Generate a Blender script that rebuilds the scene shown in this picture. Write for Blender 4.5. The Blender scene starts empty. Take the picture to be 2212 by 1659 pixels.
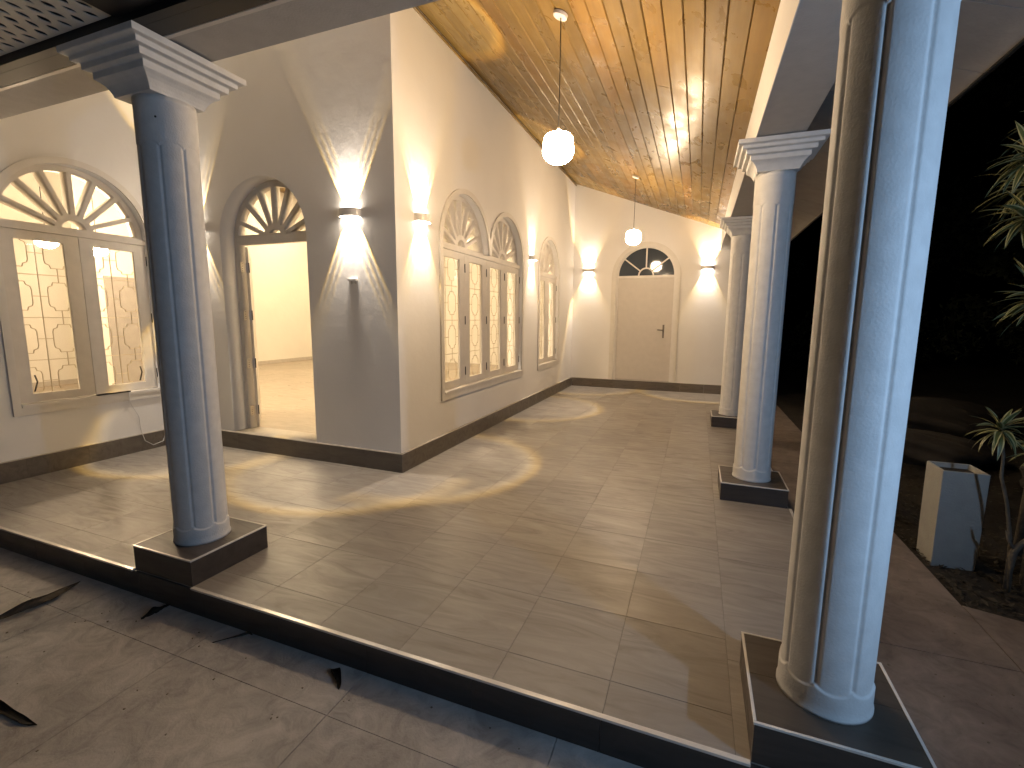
import bpy, bmesh, math, random
from mathutils import Vector, Matrix
S = bpy.context.scene
COL = S.collection
PI = math.pi
R = math.radians
rnd = random.Random(7)

# ------------------------------------------------------------------ camera
yaw, pitch, roll = R(21.4), R(7.98), R(0.458)
fw = Vector((-math.sin(yaw)*math.cos(pitch), math.cos(yaw)*math.cos(pitch), -math.sin(pitch)))
rt = fw.cross(Vector((0, 0, 1))).normalized(); up = rt.cross(fw)
rt2 = rt*math.cos(roll)+up*math.sin(roll); up2 = -rt*math.sin(roll)+up*math.cos(roll)
cam = bpy.data.cameras.new('camera'); camo = bpy.data.objects.new('camera', cam); COL.objects.link(camo)
M = Matrix((rt2, up2, -fw)).transposed().to_4x4(); M.translation = Vector((0, 0, 1.62)); camo.matrix_world = M
cam.sensor_fit = 'HORIZONTAL'; cam.sensor_width = 36; cam.lens = 36*1014.05/2212
cam.clip_start = .05; cam.clip_end = 300
S.camera = camo

# ------------------------------------------------------------------ world, exposure
W = bpy.data.worlds.new('World'); S.world = W; W.use_nodes = True
nt = W.node_tree; bg = nt.nodes['Background']
sky = nt.nodes.new('ShaderNodeTexSky'); sky.sky_type = 'NISHITA'; sky.sun_disc = False
sky.sun_elevation = R(-6); sky.sun_rotation = R(150)
nt.links.new(sky.outputs[0], bg.inputs[0]); bg.inputs[1].default_value = 0.05
S.view_settings.view_transform = 'Standard'; S.view_settings.look = 'None'
S.view_settings.exposure = 0.98; S.view_settings.gamma = 1.0; S.view_settings.use_curve_mapping = False

WARM = (1.0, .735, .465); SCW = (1.0, .87, .71); INW = (1.0, .79, .50); COOL = (.42, .66, 1.0)
P_GLOBE = 82.0; P_SPOT = 58.0; P_FLOOD = 86.0; P_ROOM = 25.0

def lamp(name, kind, loc, color, power, rot=None, size=.02, spot=None, blend=.1):
    l = bpy.data.lights.new(name, kind); l.color = color; l.energy = power
    if kind in ('SPOT', 'POINT'): l.shadow_soft_size = size
    if kind == 'SPOT': l.spot_size = spot; l.spot_blend = blend
    o = bpy.data.objects.new(name, l); COL.objects.link(o); o.location = loc
    if rot is not None: o.rotation_euler = rot
    return o

# cool white flood lamp on its post (stands right of the frame), lights the near column
FL = Vector((2.34, .60, 1.72))
fl = lamp('flood_light', 'SPOT', FL, COOL, P_FLOOD, size=.035, spot=R(142), blend=.85)
fl.rotation_euler = (Vector((.45, 2.3, 2.15))-FL).to_track_quat('-Z', 'Y').to_euler()

# ------------------------------------------------------------------ materials
def newmat(name):
    m = bpy.data.materials.new(name); m.use_nodes = True
    n = m.node_tree.nodes; l = m.node_tree.links
    return m, n, l, n['Principled BSDF']
def nd(n, t, **k):
    x = n.new(t)
    for a, b in k.items():
        if a.startswith('i_'):
            key = a[2:]; key = int(key) if key.isdigit() else key.replace('_', ' ')
            x.inputs[key].default_value = b
        else: setattr(x, a, b)
    return x
def ramp(n, stops, interp='LINEAR'):
    r = n.new('ShaderNodeValToRGB'); r.color_ramp.interpolation = interp
    els = r.color_ramp.elements
    els[0].position = stops[0][0]; els[1].position = stops[-1][0]
    for p, c in stops[1:-1]: els.new(p)
    for e, (p, c) in zip(els, stops):
        e.color = (c, c, c, 1) if not hasattr(c, '__len__') else (*c, 1)
    return r
def coords(n, l, scale=(1, 1, 1), world=True, rand=False):
    mp = n.new('ShaderNodeMapping'); mp.inputs['Scale'].default_value = scale
    if world:
        g = n.new('ShaderNodeNewGeometry'); l.new(g.outputs['Position'], mp.inputs[0])
    else:
        g = n.new('ShaderNodeTexCoord'); l.new(g.outputs['Object'], mp.inputs[0])
    if rand:
        oi = n.new('ShaderNodeObjectInfo'); mu = nd(n, 'ShaderNodeMath', operation='MULTIPLY'); mu.inputs[1].default_value = 53.0
        l.new(oi.outputs['Random'], mu.inputs[0])
        cb = n.new('ShaderNodeCombineXYZ'); l.new(mu.outputs[0], cb.inputs[0]); l.new(mu.outputs[0], cb.inputs[2])
        l.new(cb.outputs[0], mp.inputs['Location'])
    return mp
def simple(name, c, rough=.5, metal=0, bump=0, bs=40, var=.08, spec=.5):
    m, n, l, b = newmat(name)
    mp = coords(n, l)
    no = nd(n, 'ShaderNodeTexNoise', i_Scale=bs*.15, i_Detail=5); l.new(mp.outputs[0], no.inputs['Vector'])
    r = ramp(n, [(.3, [x*(1-var) for x in c]), (.7, [min(1, x*(1+var)) for x in c])])
    l.new(no.outputs['Fac'], r.inputs[0]); l.new(r.outputs[0], b.inputs['Base Color'])
    b.inputs['Roughness'].default_value = rough; b.inputs['Metallic'].default_value = metal
    b.inputs['Specular IOR Level'].default_value = spec
    if bump:
        n2 = nd(n, 'ShaderNodeTexNoise', i_Scale=bs, i_Detail=6); l.new(mp.outputs[0], n2.inputs['Vector'])
        bu = nd(n, 'ShaderNodeBump', i_Strength=bump, i_Distance=.01); l.new(n2.outputs['Fac'], bu.inputs['Height']); l.new(bu.outputs[0], b.inputs['Normal'])
    return m
def plaster(name, c, rough=.5):
    m, n, l, b = newmat(name)
    mp = coords(n, l)
    a = nd(n, 'ShaderNodeTexNoise', i_Scale=1.3, i_Detail=4); l.new(mp.outputs[0], a.inputs['Vector'])
    r = ramp(n, [(.35, [x*.955 for x in c]), (.65, c)]); l.new(a.outputs['Fac'], r.inputs[0]); l.new(r.outputs[0], b.inputs['Base Color'])
    b.inputs['Roughness'].default_value = rough; b.inputs['Specular IOR Level'].default_value = .35
    # trowel marks: broad patches, only their edges raised, and a fine roller stipple
    t1 = nd(n, 'ShaderNodeTexNoise', i_Scale=6, i_Detail=4, i_Distortion=.2); l.new(mp.outputs[0], t1.inputs['Vector'])
    t2 = nd(n, 'ShaderNodeTexNoise', i_Scale=26, i_Detail=4); l.new(mp.outputs[0], t2.inputs['Vector'])
    t3 = nd(n, 'ShaderNodeTexNoise', i_Scale=240, i_Detail=2); l.new(mp.outputs[0], t3.inputs['Vector'])
    b1 = nd(n, 'ShaderNodeBump', i_Strength=.3, i_Distance=.010); l.new(t1.outputs['Fac'], b1.inputs['Height'])
    b2 = nd(n, 'ShaderNodeBump', i_Strength=.22, i_Distance=.003); l.new(t2.outputs['Fac'], b2.inputs['Height']); l.new(b1.outputs[0], b2.inputs['Normal'])
    b3 = nd(n, 'ShaderNodeBump', i_Strength=.25, i_Distance=.0008); l.new(t3.outputs['Fac'], b3.inputs['Height']); l.new(b2.outputs[0], b3.inputs['Normal'])
    l.new(b3.outputs[0], b.inputs['Normal'])
    return m
def tilemat(name, lo, hi, rough=.38, rand=True, scale=(.8, 4.5, 4.5)):
    m, n, l, b = newmat(name)
    mp = coords(n, l, scale, rand=rand)
    d = nd(n, 'ShaderNodeTexNoise', i_Scale=.9, i_Detail=2); l.new(mp.outputs[0], d.inputs['Vector'])
    ad = nd(n, 'ShaderNodeVectorMath', operation='MULTIPLY_ADD'); l.new(d.outputs['Color'], ad.inputs[0]); ad.inputs[1].default_value = (1.4, 4.2, 1.4); l.new(mp.outputs[0], ad.inputs[2])
    s = nd(n, 'ShaderNodeTexNoise', i_Scale=3.0, i_Detail=7, i_Roughness=.62); l.new(ad.outputs[0], s.inputs['Vector'])
    mid = [(x+y)/2 for x, y in zip(lo, hi)]
    r = ramp(n, [(.26, lo), (.45, mid), (.72, hi)]); l.new(s.outputs['Fac'], r.inputs[0])
    big = nd(n, 'ShaderNodeTexNoise', i_Scale=.7, i_Detail=3); g2 = coords(n, l); l.new(g2.outputs[0], big.inputs['Vector'])
    rb = ramp(n, [(.3, .86), (.7, 1.08)]); l.new(big.outputs['Fac'], rb.inputs[0])
    mu = nd(n, 'ShaderNodeMixRGB', blend_type='MULTIPLY'); mu.inputs[0].default_value = 1; l.new(r.outputs[0], mu.inputs[1]); l.new(rb.outputs[0], mu.inputs[2])
    oi = n.new('ShaderNodeObjectInfo'); ro = ramp(n, [(0, .93), (1, 1.06)]); l.new(oi.outputs['Random'], ro.inputs[0])
    m2 = nd(n, 'ShaderNodeMixRGB', blend_type='MULTIPLY'); m2.inputs[0].default_value = 1; l.new(mu.outputs[0], m2.inputs[1]); l.new(ro.outputs[0], m2.inputs[2])
    l.new(m2.outputs[0], b.inputs['Base Color'])
    rr = ramp(n, [(.3, rough+.12), (.7, rough-.05)]); l.new(s.outputs['Fac'], rr.inputs[0]); l.new(rr.outputs[0], b.inputs['Roughness'])
    bu = nd(n, 'ShaderNodeBump', i_Strength=.18, i_Distance=.004); l.new(s.outputs['Fac'], bu.inputs['Height']); l.new(bu.outputs[0], b.inputs['Normal'])
    return m
def woodmat():
    m, n, l, b = newmat('varnished_wood')
    mp = coords(n, l, (12, .7, 3), rand=True)
    s = nd(n, 'ShaderNodeTexNoise', i_Scale=2.2, i_Detail=3, i_Distortion=.1, i_Roughness=.5); l.new(mp.outputs[0], s.inputs['Vector'])
    r = ramp(n, [(.28, (.19, .115, .027)), (.5, (.235, .148, .037)), (.72, (.275, .18, .048))]); l.new(s.outputs['Fac'], r.inputs[0])
    oi = n.new('ShaderNodeObjectInfo'); rv = ramp(n, [(0, (.72, .70, .66)), (.5, (1, 1, 1)), (1, (1.0, .86, .74))]); l.new(oi.outputs['Random'], rv.inputs[0])
    mu = nd(n, 'ShaderNodeMixRGB', blend_type='MULTIPLY'); mu.inputs[0].default_value = 1; l.new(r.outputs[0], mu.inputs[1]); l.new(rv.outputs[0], mu.inputs[2])
    # knots and stained patches
    g2 = coords(n, l, (3.4, .9, 1)); bl = nd(n, 'ShaderNodeTexNoise', i_Scale=1.1, i_Detail=6, i_Distortion=.3); l.new(g2.outputs[0], bl.inputs['Vector'])
    rb = ramp(n, [(.20, (.6, .52, .42)), (.60, (1, 1, 1))]); l.new(bl.outputs['Fac'], rb.inputs[0])
    m2 = nd(n, 'ShaderNodeMixRGB', blend_type='MULTIPLY'); m2.inputs[0].default_value = .12; l.new(mu.outputs[0], m2.inputs[1]); l.new(rb.outputs[0], m2.inputs[2])
    l.new(m2.outputs[0], b.inputs['Base Color'])
    # uneven varnish: glossy film broken by dull swirls
    g3 = coords(n, l, (3.2, 1.5, 1)); v = nd(n, 'ShaderNodeTexNoise', i_Scale=2.0, i_Detail=6, i_Distortion=.5); l.new(g3.outputs[0], v.inputs['Vector'])
    rr = ramp(n, [(.38, .46), (.50, .36), (.60, .27)]); l.new(v.outputs['Fac'], rr.inputs[0]); l.new(rr.outputs[0], b.inputs['Roughness'])
    bu = nd(n, 'ShaderNodeBump', i_Strength=.03, i_Distance=.002); l.new(s.outputs['Fac'], bu.inputs['Height'])
    b2 = nd(n, 'ShaderNodeBump', i_Strength=.10, i_Distance=.004); l.new(v.outputs['Fac'], b2.inputs['Height']); l.new(bu.outputs[0], b2.inputs['Normal'])
    l.new(b2.outputs[0], b.inputs['Normal']); b.inputs['Specular IOR Level'].default_value = .6
    return m
def concretemat():
    m, n, l, b = newmat('driveway_concrete')
    mp = coords(n, l)
    a = nd(n, 'ShaderNodeTexNoise', i_Scale=1.6, i_Detail=8, i_Roughness=.65, i_Distortion=.4); l.new(mp.outputs[0], a.inputs['Vector'])
    r = ramp(n, [(.3, (.34, .315, .29)), (.5, (.42, .395, .37)), (.7, (.50, .475, .45))]); l.new(a.outputs['Fac'], r.inputs[0])
    c = nd(n, 'ShaderNodeTexNoise', i_Scale=7, i_Detail=9, i_Roughness=.7, i_Distortion=1.0); l.new(mp.outputs[0], c.inputs['Vector'])
    rc = ramp(n, [(.34, .72), (.50, .98), (.66, 1.18)]); l.new(c.outputs['Fac'], rc.inputs[0])
    mu = nd(n, 'ShaderNodeMixRGB', blend_type='MULTIPLY'); mu.inputs[0].default_value = 1; l.new(r.outputs[0], mu.inputs[1]); l.new(rc.outputs[0], mu.inputs[2])
    # dark spots
    v = nd(n, 'ShaderNodeTexVoronoi', i_Scale=3.1); l.new(mp.outputs[0], v.inputs['Vector'])
    rs = ramp(n, [(.012, .45), (.03, 1.0)]); l.new(v.outputs['Distance'], rs.inputs[0])
    m3 = nd(n, 'ShaderNodeMixRGB', blend_type='MULTIPLY'); m3.inputs[0].default_value = .8; l.new(mu.outputs[0], m3.inputs[1]); l.new(rs.outputs[0], m3.inputs[2])
    l.new(m3.outputs[0], b.inputs['Base Color']); b.inputs['Roughness'].default_value = .78
    f = nd(n, 'ShaderNodeTexNoise', i_Scale=90, i_Detail=5); l.new(mp.outputs[0], f.inputs['Vector'])
    bu = nd(n, 'ShaderNodeBump', i_Strength=.4, i_Distance=.004); l.new(f.outputs['Fac'], bu.inputs['Height'])
    b2 = nd(n, 'ShaderNodeBump', i_Strength=.5, i_Distance=.01); l.new(c.outputs['Fac'], b2.inputs['Height']); l.new(bu.outputs[0], b2.inputs['Normal'])
    l.new(b2.outputs[0], b.inputs['Normal'])
    return m
def emit(name, c, s):
    m, n, l, b = newmat(name)
    b.inputs['Base Color'].default_value = (.8, .8, .8, 1); b.inputs['Emission Color'].default_value = (*c, 1); b.inputs['Emission Strength'].default_value = s
    return m
def glassmat(name='window_glass', rough=.02):
    m, n, l, b = newmat(name); n.remove(b); out = n['Material Output']
    tr = n.new('ShaderNodeBsdfTransparent'); gl = nd(n, 'ShaderNodeBsdfGlossy', i_Roughness=rough)
    fr = nd(n, 'ShaderNodeFresnel', i_IOR=1.5)
    ge = n.new('ShaderNodeNewGeometry'); iv = nd(n, 'ShaderNodeMath', operation='SUBTRACT'); iv.inputs[0].default_value = 1; l.new(ge.outputs['Backfacing'], iv.inputs[1])
    mf = nd(n, 'ShaderNodeMath', operation='MULTIPLY'); l.new(fr.outputs[0], mf.inputs[0]); l.new(iv.outputs[0], mf.inputs[1])
    mx = n.new('ShaderNodeMixShader'); l.new(mf.outputs[0], mx.inputs[0]); l.new(tr.outputs[0], mx.inputs[1]); l.new(gl.outputs[0], mx.inputs[2]); l.new(mx.outputs[0], out.inputs[0])
    return m

M_wall = plaster('white_plaster', (.81, .79, .76))
M_inwall = plaster('interior_plaster', (.78, .74, .66))
M_col = simple('column_paint', (.70, .695, .68), .6, bump=.16, bs=110, var=.06, spec=.3)
M_paint = simple('white_gloss_paint', (.70, .665, .61), .38, bump=.08, bs=60, var=.03)
M_door = simple('cream_door_paint', (.60, .55, .48), .45, bump=.05, bs=60, var=.03)
M_tile = tilemat('stone_tile', (.205, .184, .163), (.335, .309, .280))
M_skirt = tilemat('dark_stone_tile', (.088, .073, .058), (.165, .140, .113), .42)
M_capt = tilemat('plinth_cap_stone', (.058, .047, .038), (.102, .085, .070), .36)
M_plinth = tilemat('plinth_tile', (.040, .031, .026), (.072, .058, .050), .33)
M_grout = simple('grout', (.17, .15, .13), .8)
M_trim = simple('pale_edge_strip', (.80, .76, .70), .22, metal=.15)
M_frame = simple('window_frame_paint', (.66, .615, .55), .42, bump=.08, bs=60, var=.04)
M_edge = simple('cement_ledge', (.48, .43, .37), .7, bump=.3, bs=80)
M_wood = woodmat()
M_conc = concretemat()
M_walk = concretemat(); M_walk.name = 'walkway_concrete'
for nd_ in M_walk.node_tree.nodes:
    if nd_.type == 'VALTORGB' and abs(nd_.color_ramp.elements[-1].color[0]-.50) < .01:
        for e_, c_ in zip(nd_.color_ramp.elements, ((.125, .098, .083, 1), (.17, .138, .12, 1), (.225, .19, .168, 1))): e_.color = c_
M_glass = glassmat()
M_intile = tilemat('interior_tile', (.27, .215, .155), (.36, .295, .22), .3)
M_dark = simple('blackened_hinge', (.03, .028, .025), .4, metal=.6)
M_handle = simple('aged_steel', (.20, .175, .145), .35, metal=.7)
M_metal = simple('brushed_steel', (.55, .52, .48), .3, metal=1)
M_grille = simple('grille_paint', (.50, .42, .30), .5)
M_beam = simple('grey_beam_paint', (.50, .48, .455), .7, bump=.2, bs=90, var=.05)
M_soffit = simple('soffit_board', (.33, .30, .27), .8, bump=.2, bs=50)
M_steel = simple('dark_steel', (.018, .0175, .017), .5, metal=.3)
M_panel = simple('perforated_panel_paint', (.74, .70, .62), .6, var=.1)
M_stem = simple('grey_bark', (.10, .085, .065), .85, bump=.8, bs=60, var=.3)
M_leafg = simple('leaf_green', (.075, .10, .035), .45, var=.25, bs=60)
M_leafc = simple('leaf_cream', (.36, .36, .19), .45, var=.15, bs=60)
M_dleaf = simple('dry_leaf', (.035, .028, .018), .7, bump=.5, bs=60, var=.4)
M_husk = simple('dry_husk', (.14, .115, .085), .75, bump=.7, bs=50, var=.35)
M_soil = simple('garden_soil', (.018, .015, .011), .95, bump=1, bs=50, var=.5)
M_planter = simple('planter_paint', (.34, .34, .32), .75, bump=.4, bs=70, var=.06)
M_bush = simple('dark_foliage', (.035, .05, .022), .6, var=.4, bs=30)
M_globe = emit('opal_glass_lit', WARM, P_GLOBE)
M_lens = emit('sconce_lens_lit', SCW, 16)
M_led = emit('ceiling_led_lit', INW, P_ROOM)
M_floodlens = emit('flood_lens_lit', COOL, 20)
M_white = simple('white_plastic', (.75, .73, .70), .4, var=.02)
M_blue = simple('opaque_view_glass', (.055, .068, .085), .06, var=.02)  # opaque; the dimly lit view in the fan glass is put into its colour
M_rock = simple('garden_rock', (.032, .028, .024), .9, bump=1, bs=12, var=.3)

# ------------------------------------------------------------------ helpers
def tag(o, label=None, cat=None, group=None, kind=None):
    if label: o['label'] = label
    if cat: o['category'] = cat
    if group: o['group'] = group
    if kind: o['kind'] = kind
    elif cat: o['kind'] = 'thing'
    return o
def link(name, me, mat=None, parent=None, smooth=False):
    o = bpy.data.objects.new(name, me); COL.objects.link(o)
    if mat is not None and len(me.materials) == 0: me.materials.append(mat)
    if parent: o.parent = parent
    if smooth:
        for p in me.polygons: p.use_smooth = True
    return o
def empty(name, loc=(0, 0, 0), rz=0):
    o = bpy.data.objects.new(name, None); COL.objects.link(o); o.location = loc; o.rotation_euler.z = rz; o.empty_display_size = .1
    return o
def boxmesh(x0, y0, z0, x1, y1, z1, name='box', bev=0, off=(0, 0, 0)):
    bm = bmesh.new(); addbox(bm, x0-off[0], y0-off[1], z0-off[2], x1-off[0], y1-off[1], z1-off[2])
    if bev: bmesh.ops.bevel(bm, geom=bm.edges[:], offset=bev, segments=2, affect='EDGES', profile=.7)
    me = bpy.data.meshes.new(name); bm.to_mesh(me); bm.free(); return me
def addbox(bm, x0, y0, z0, x1, y1, z1, Mx=None):
    vs = [bm.verts.new((x, y, z)) for z in (z0, z1) for y in (y0, y1) for x in (x0, x1)]
    if Mx is not None:
        for v in vs: v.co = Mx @ v.co
    for f in ((0, 2, 3, 1), (4, 5, 7, 6), (0, 1, 5, 4), (2, 6, 7, 3), (0, 4, 6, 2), (1, 3, 7, 5)):
        bm.faces.new([vs[i] for i in f])
def fin(bm, name='m'):
    me = bpy.data.meshes.new(name); bm.to_mesh(me); bm.free(); return me
def box(name, a, b, mat, parent=None, bev=0, off=(0, 0, 0)):
    return link(name, boxmesh(*a, *b, name, bev, off), mat, parent)
class Fr:      # a plane frame: u, v in the plane, n out of it
    def __init__(s, o, u, v): s.o = Vector(o); s.u = Vector(u); s.v = Vector(v); s.n = s.u.cross(s.v)
    def p(s, a, b, c=0): return s.o+s.u*a+s.v*b+s.n*c
def sheet(loops, t, d, fr):
    """solid plate: 2-D loops (outer and holes) extruded, front face at depth d, thickness t going back."""
    cu = bpy.data.curves.new('c', 'CURVE'); cu.dimensions = '2D'; cu.fill_mode = 'BOTH'; cu.extrude = t/2
    for lp in loops:
        sp = cu.splines.new('POLY'); sp.points.add(len(lp)-1); sp.use_cyclic_u = True
        for q, (a, b) in zip(sp.points, lp): q.co = (a, b, 0, 1)
    o = bpy.data.objects.new('c', cu); me = bpy.data.meshes.new_from_object(o)
    bpy.data.objects.remove(o); bpy.data.curves.remove(cu)
    for v in me.vertices:
        a, b, c = v.co; v.co = fr.p(a, b, c-t/2+d)
    bm = bmesh.new(); bm.from_mesh(me); bmesh.ops.remove_doubles(bm, verts=bm.verts, dist=1e-5)
    bmesh.ops.recalc_face_normals(bm, faces=bm.faces); bm.to_mesh(me); bm.free()
    me.materials.clear()
    return me
def rect(a0, b0, a1, b1): return [(a0, b0), (a1, b0), (a1, b1), (a0, b1)]
def arc(cx, cy, r, a0, a1, n=32): return [(cx+r*math.cos(a0+(a1-a0)*i/n), cy+r*math.sin(a0+(a1-a0)*i/n)) for i in range(n+1)]
def bar(bm, p, q, w, d, nrm):
    """square bar from p to q, width w in plane, depth d along nrm"""
    p = Vector(p); q = Vector(q); x = (q-p); L = x.length; x.normalize(); n = Vector(nrm); y = n.cross(x)
    Mx = Matrix((x, y, n)).transposed().to_4x4(); Mx.translation = p
    addbox(bm, 0, -w/2, -d/2, L, w/2, d/2, Mx)
def lathe(prof, seg=48, name='l'):
    bm = bmesh.new(); rings = []
    for r, z in prof:
        if r < 1e-6: rings.append([bm.verts.new((0, 0, z))])
        else: rings.append([bm.verts.new((r*math.cos(2*PI*i/seg), r*math.sin(2*PI*i/seg), z)) for i in range(seg)])
    for A, B in zip(rings, rings[1:]):
        for i in range(seg):
            j = (i+1) % seg
            if len(A) == 1 and len(B) > 1: bm.faces.new((A[0], B[i], B[j]))
            elif len(B) == 1 and len(A) > 1: bm.faces.new((A[i], A[j], B[0]))
            elif len(A) > 1: bm.faces.new((A[i], A[j], B[j], B[i]))
    bmesh.ops.recalc_face_normals(bm, faces=bm.faces)
    return fin(bm, name)
def tube(pts, rad, seg=8, name='t'):
    bm = bmesh.new(); rings = []
    pts = [Vector(p) for p in pts]
    if not hasattr(rad, '__len__'): rad = [rad]*len(pts)
    for i, p in enumerate(pts):
        d = (pts[min(i+1, len(pts)-1)]-pts[max(i-1, 0)]).normalized()
        x = d.cross(Vector((.3, .9, .1))).normalized(); y = d.cross(x)
        rings.append([bm.verts.new(p+(x*math.cos(2*PI*k/seg)+y*math.sin(2*PI*k/seg))*rad[i]) for k in range(seg)])
    for A, B in zip(rings, rings[1:]):
        for k in range(seg): bm.faces.new((A[k], A[(k+1) % seg], B[(k+1) % seg], B[k]))
    bm.faces.new(rings[0][::-1]); bm.faces.new(rings[-1])
    return fin(bm, name)

# ------------------------------------------------------------------ key positions (metres; porch floor is z = 0)
XL, XB, YA, YC, YF, XR = -6.18, -2.83, 4.04, 11.17, 1.75, .83
ZG = -.165                      # driveway level
SP = 2.50                       # springing height of every arch
FA = Fr((0, YA, 0), (1, 0, 0), (0, 0, 1))        # wall with the open door, faces the camera
FB = Fr((XB, 0, 0), (0, 1, 0), (0, 0, 1))        # long wall with the windows, faces right
FC = Fr((0, YC, 0), (1, 0, 0), (0, 0, 1))        # back wall
FD = Fr((XL, 0, 0), (0, 1, 0), (0, 0, 1))        # left wall
DR_A = (-5.28, -3.97)           # doorway
CB1 = (5.60, 6.99); CB2 = (9.25,); CD = (3.13,); RW = .66
DC = -1.16; DCR = .70           # back door centre and radius
def arch_open(cs, r, z0, sp=SP, half=None):
    pts = [(cs[0]-r, z0), (cs[-1]+r, z0)]
    for c in reversed(cs):
        pts += arc(c, sp, r, 0, PI)
    return pts
def arch_outer(cs, R_, z0, sp=SP):
    if len(cs) == 1: return arch_open(cs, R_, z0, sp)
    h = (cs[1]-cs[0])/2; a = math.acos(h/R_)
    return [(cs[0]-R_, z0), (cs[1]+R_, z0)]+arc(cs[1], sp, R_, 0, PI-a)+arc(cs[0], sp, R_, a, PI)[0:]

# ------------------------------------------------------------------ ground
g = empty('driveway', (0, 0, ZG)); tag(g, kind='structure')
box('joint_bed', (-30, -12, ZG-.16), (1.66, YF, ZG-.0035), M_conc, g, off=(0, 0, ZG))
xs = [-10.46+i for i in range(13)]
shared = {}
for j, (y0, y1) in enumerate(((-2.54, -1.54), (-1.54, -.54), (-.54, .46), (.46, 1.46), (1.46, YF-.003))):
    for x0 in xs:
        if x0 > 1.6: continue
        x1 = min(x0+1, 1.66); k = (round(x1-x0, 3), round(y1-y0, 3))
        if k not in shared:
            bm = bmesh.new(); addbox(bm, .002, .002, -.03, k[0]-.002, k[1]-.002, .0)
            shared[k] = fin(bm, 'slab'); shared[k].materials.append(M_conc)
        o = link('concrete_slab', shared[k], None, g); o.location = (x0, y0, rnd.uniform(-.0015, .001))
g2 = empty('walkway', (0, 0, ZG)); tag(g2, kind='structure')
bm = bmesh.new()
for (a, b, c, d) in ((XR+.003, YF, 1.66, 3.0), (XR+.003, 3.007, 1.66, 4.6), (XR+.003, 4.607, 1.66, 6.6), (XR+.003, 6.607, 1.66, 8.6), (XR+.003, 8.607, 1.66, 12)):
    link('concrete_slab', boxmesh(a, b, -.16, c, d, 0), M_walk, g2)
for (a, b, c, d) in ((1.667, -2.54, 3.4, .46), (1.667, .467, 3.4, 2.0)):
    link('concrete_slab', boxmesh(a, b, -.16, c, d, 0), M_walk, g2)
# last slab ends on a slant beside the bed
bm = bmesh.new(); P = [(1.667, 2.007), (3.4, 2.007), (6, 2.007), (6, 3.35), (1.98, 3.53), (1.667, 3.62)]
lo = [bm.verts.new((x, y, -.16)) for x, y in P]; hi = [bm.verts.new((x, y, 0)) for x, y in P]
bm.faces.new(hi); bm.faces.new(lo[::-1])
for i in range(len(P)): bm.faces.new((lo[i], lo[(i+1) % 6], hi[(i+1) % 6], hi[i]))
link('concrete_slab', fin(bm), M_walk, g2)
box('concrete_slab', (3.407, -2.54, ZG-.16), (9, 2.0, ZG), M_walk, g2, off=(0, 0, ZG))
# garden soil with mounds
bm = bmesh.new(); N = 70; vs = {}
def gz(x, y):
    h = .05*math.sin(x*1.7+1)*math.sin(y*1.3)+.03*math.sin(5*x+y*4)+.02*math.sin(11*x-7*y)
    t = max(0, min(1, (min(x-1.75, 9) if y > 3.6 else 0)/1.5))
    far = max(0, min(1, (x-3.0)/8))*.7
    return ZG-.03+h*t+far*t*.5
for i in range(N+1):
    for j in range(N+1):
        x = 1.661+(26)*(i/N)**1.8; y = 3.3+40*(j/N)**1.8
        vs[i, j] = bm.verts.new((x, y, gz(x, y)))
for i in range(N):
    for j in range(N): bm.faces.new((vs[i, j], vs[i+1, j], vs[i+1, j+1], vs[i, j+1]))
tag(link('garden_soil', fin(bm), M_soil, smooth=True), kind='structure')
bm = bmesh.new()
for a in ((-60, -60, 60, -12.01), (-60, -12, -30.01, 60), (9.01, -12, 60, 3.28), (-30, 12.01, 1.655, 60), (27.67, 3.29, 60, 60), (1.66, 43.31, 27.66, 60), (1.67, -12, 9, -2.55)):
    v = [bm.verts.new((x, y, ZG-.08)) for x, y in ((a[0], a[1]), (a[2], a[1]), (a[2], a[3]), (a[0], a[3]))]; bm.faces.new(v)
tag(link('ground', fin(bm), M_soil), kind='structure')

# ------------------------------------------------------------------ porch floor: 50 cm tiles, parts of the floor
pf = empty('porch_floor'); tag(pf, kind='structure')
box('screed', (XL, YF+.02, ZG-.1), (XR-.015, YC+.05, -.0016), M_grout, pf)
TM = {}
def tile(x0, y0, x1, y1, nm='floor_tile', mat=None):
    k = (round(x1-x0, 3), round(y1-y0, 3), nm)
    if k not in TM:
        g_ = .0007; bm = bmesh.new(); addbox(bm, g_, g_, -.006, k[0]-g_, k[1]-g_, 0)
        top = [e for e in bm.edges if all(v.co.z > -.001 for v in e.verts)]
        bmesh.ops.bevel(bm, geom=top, offset=.0012, segments=1, affect='EDGES')
        TM[k] = fin(bm, 'tile'); TM[k].materials.append(mat or M_tile)
    o = link(nm, TM[k], None, pf); o.location = (x0, y0, rnd.uniform(-.0004, .0003)); return o
xt = [.225-.5*i for i in range(14)]; xt[-1] = XL
xt = [max(x, XL) for x in xt]
yt = [YF, 1.95]+[1.95+.5*i for i in range(1, 19)]+[YC]
for x1, x0 in zip(xt, xt[1:]):
    if x1-x0 < .02: continue
    for y0, y1 in zip(yt, yt[1:]):
        if x1 <= XB-.3 and y0 > YA: continue
        tile(x0, y0+.0, x1, y1)
yb = [YF, 2.3, 3.35, 4.45, 5.05, 6.1, 7.1, 8.2, 9.2, 10.2, YC]
for y0, y1 in zip(yb, yb[1:]): tile(.225, y0, XR, y1)
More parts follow.
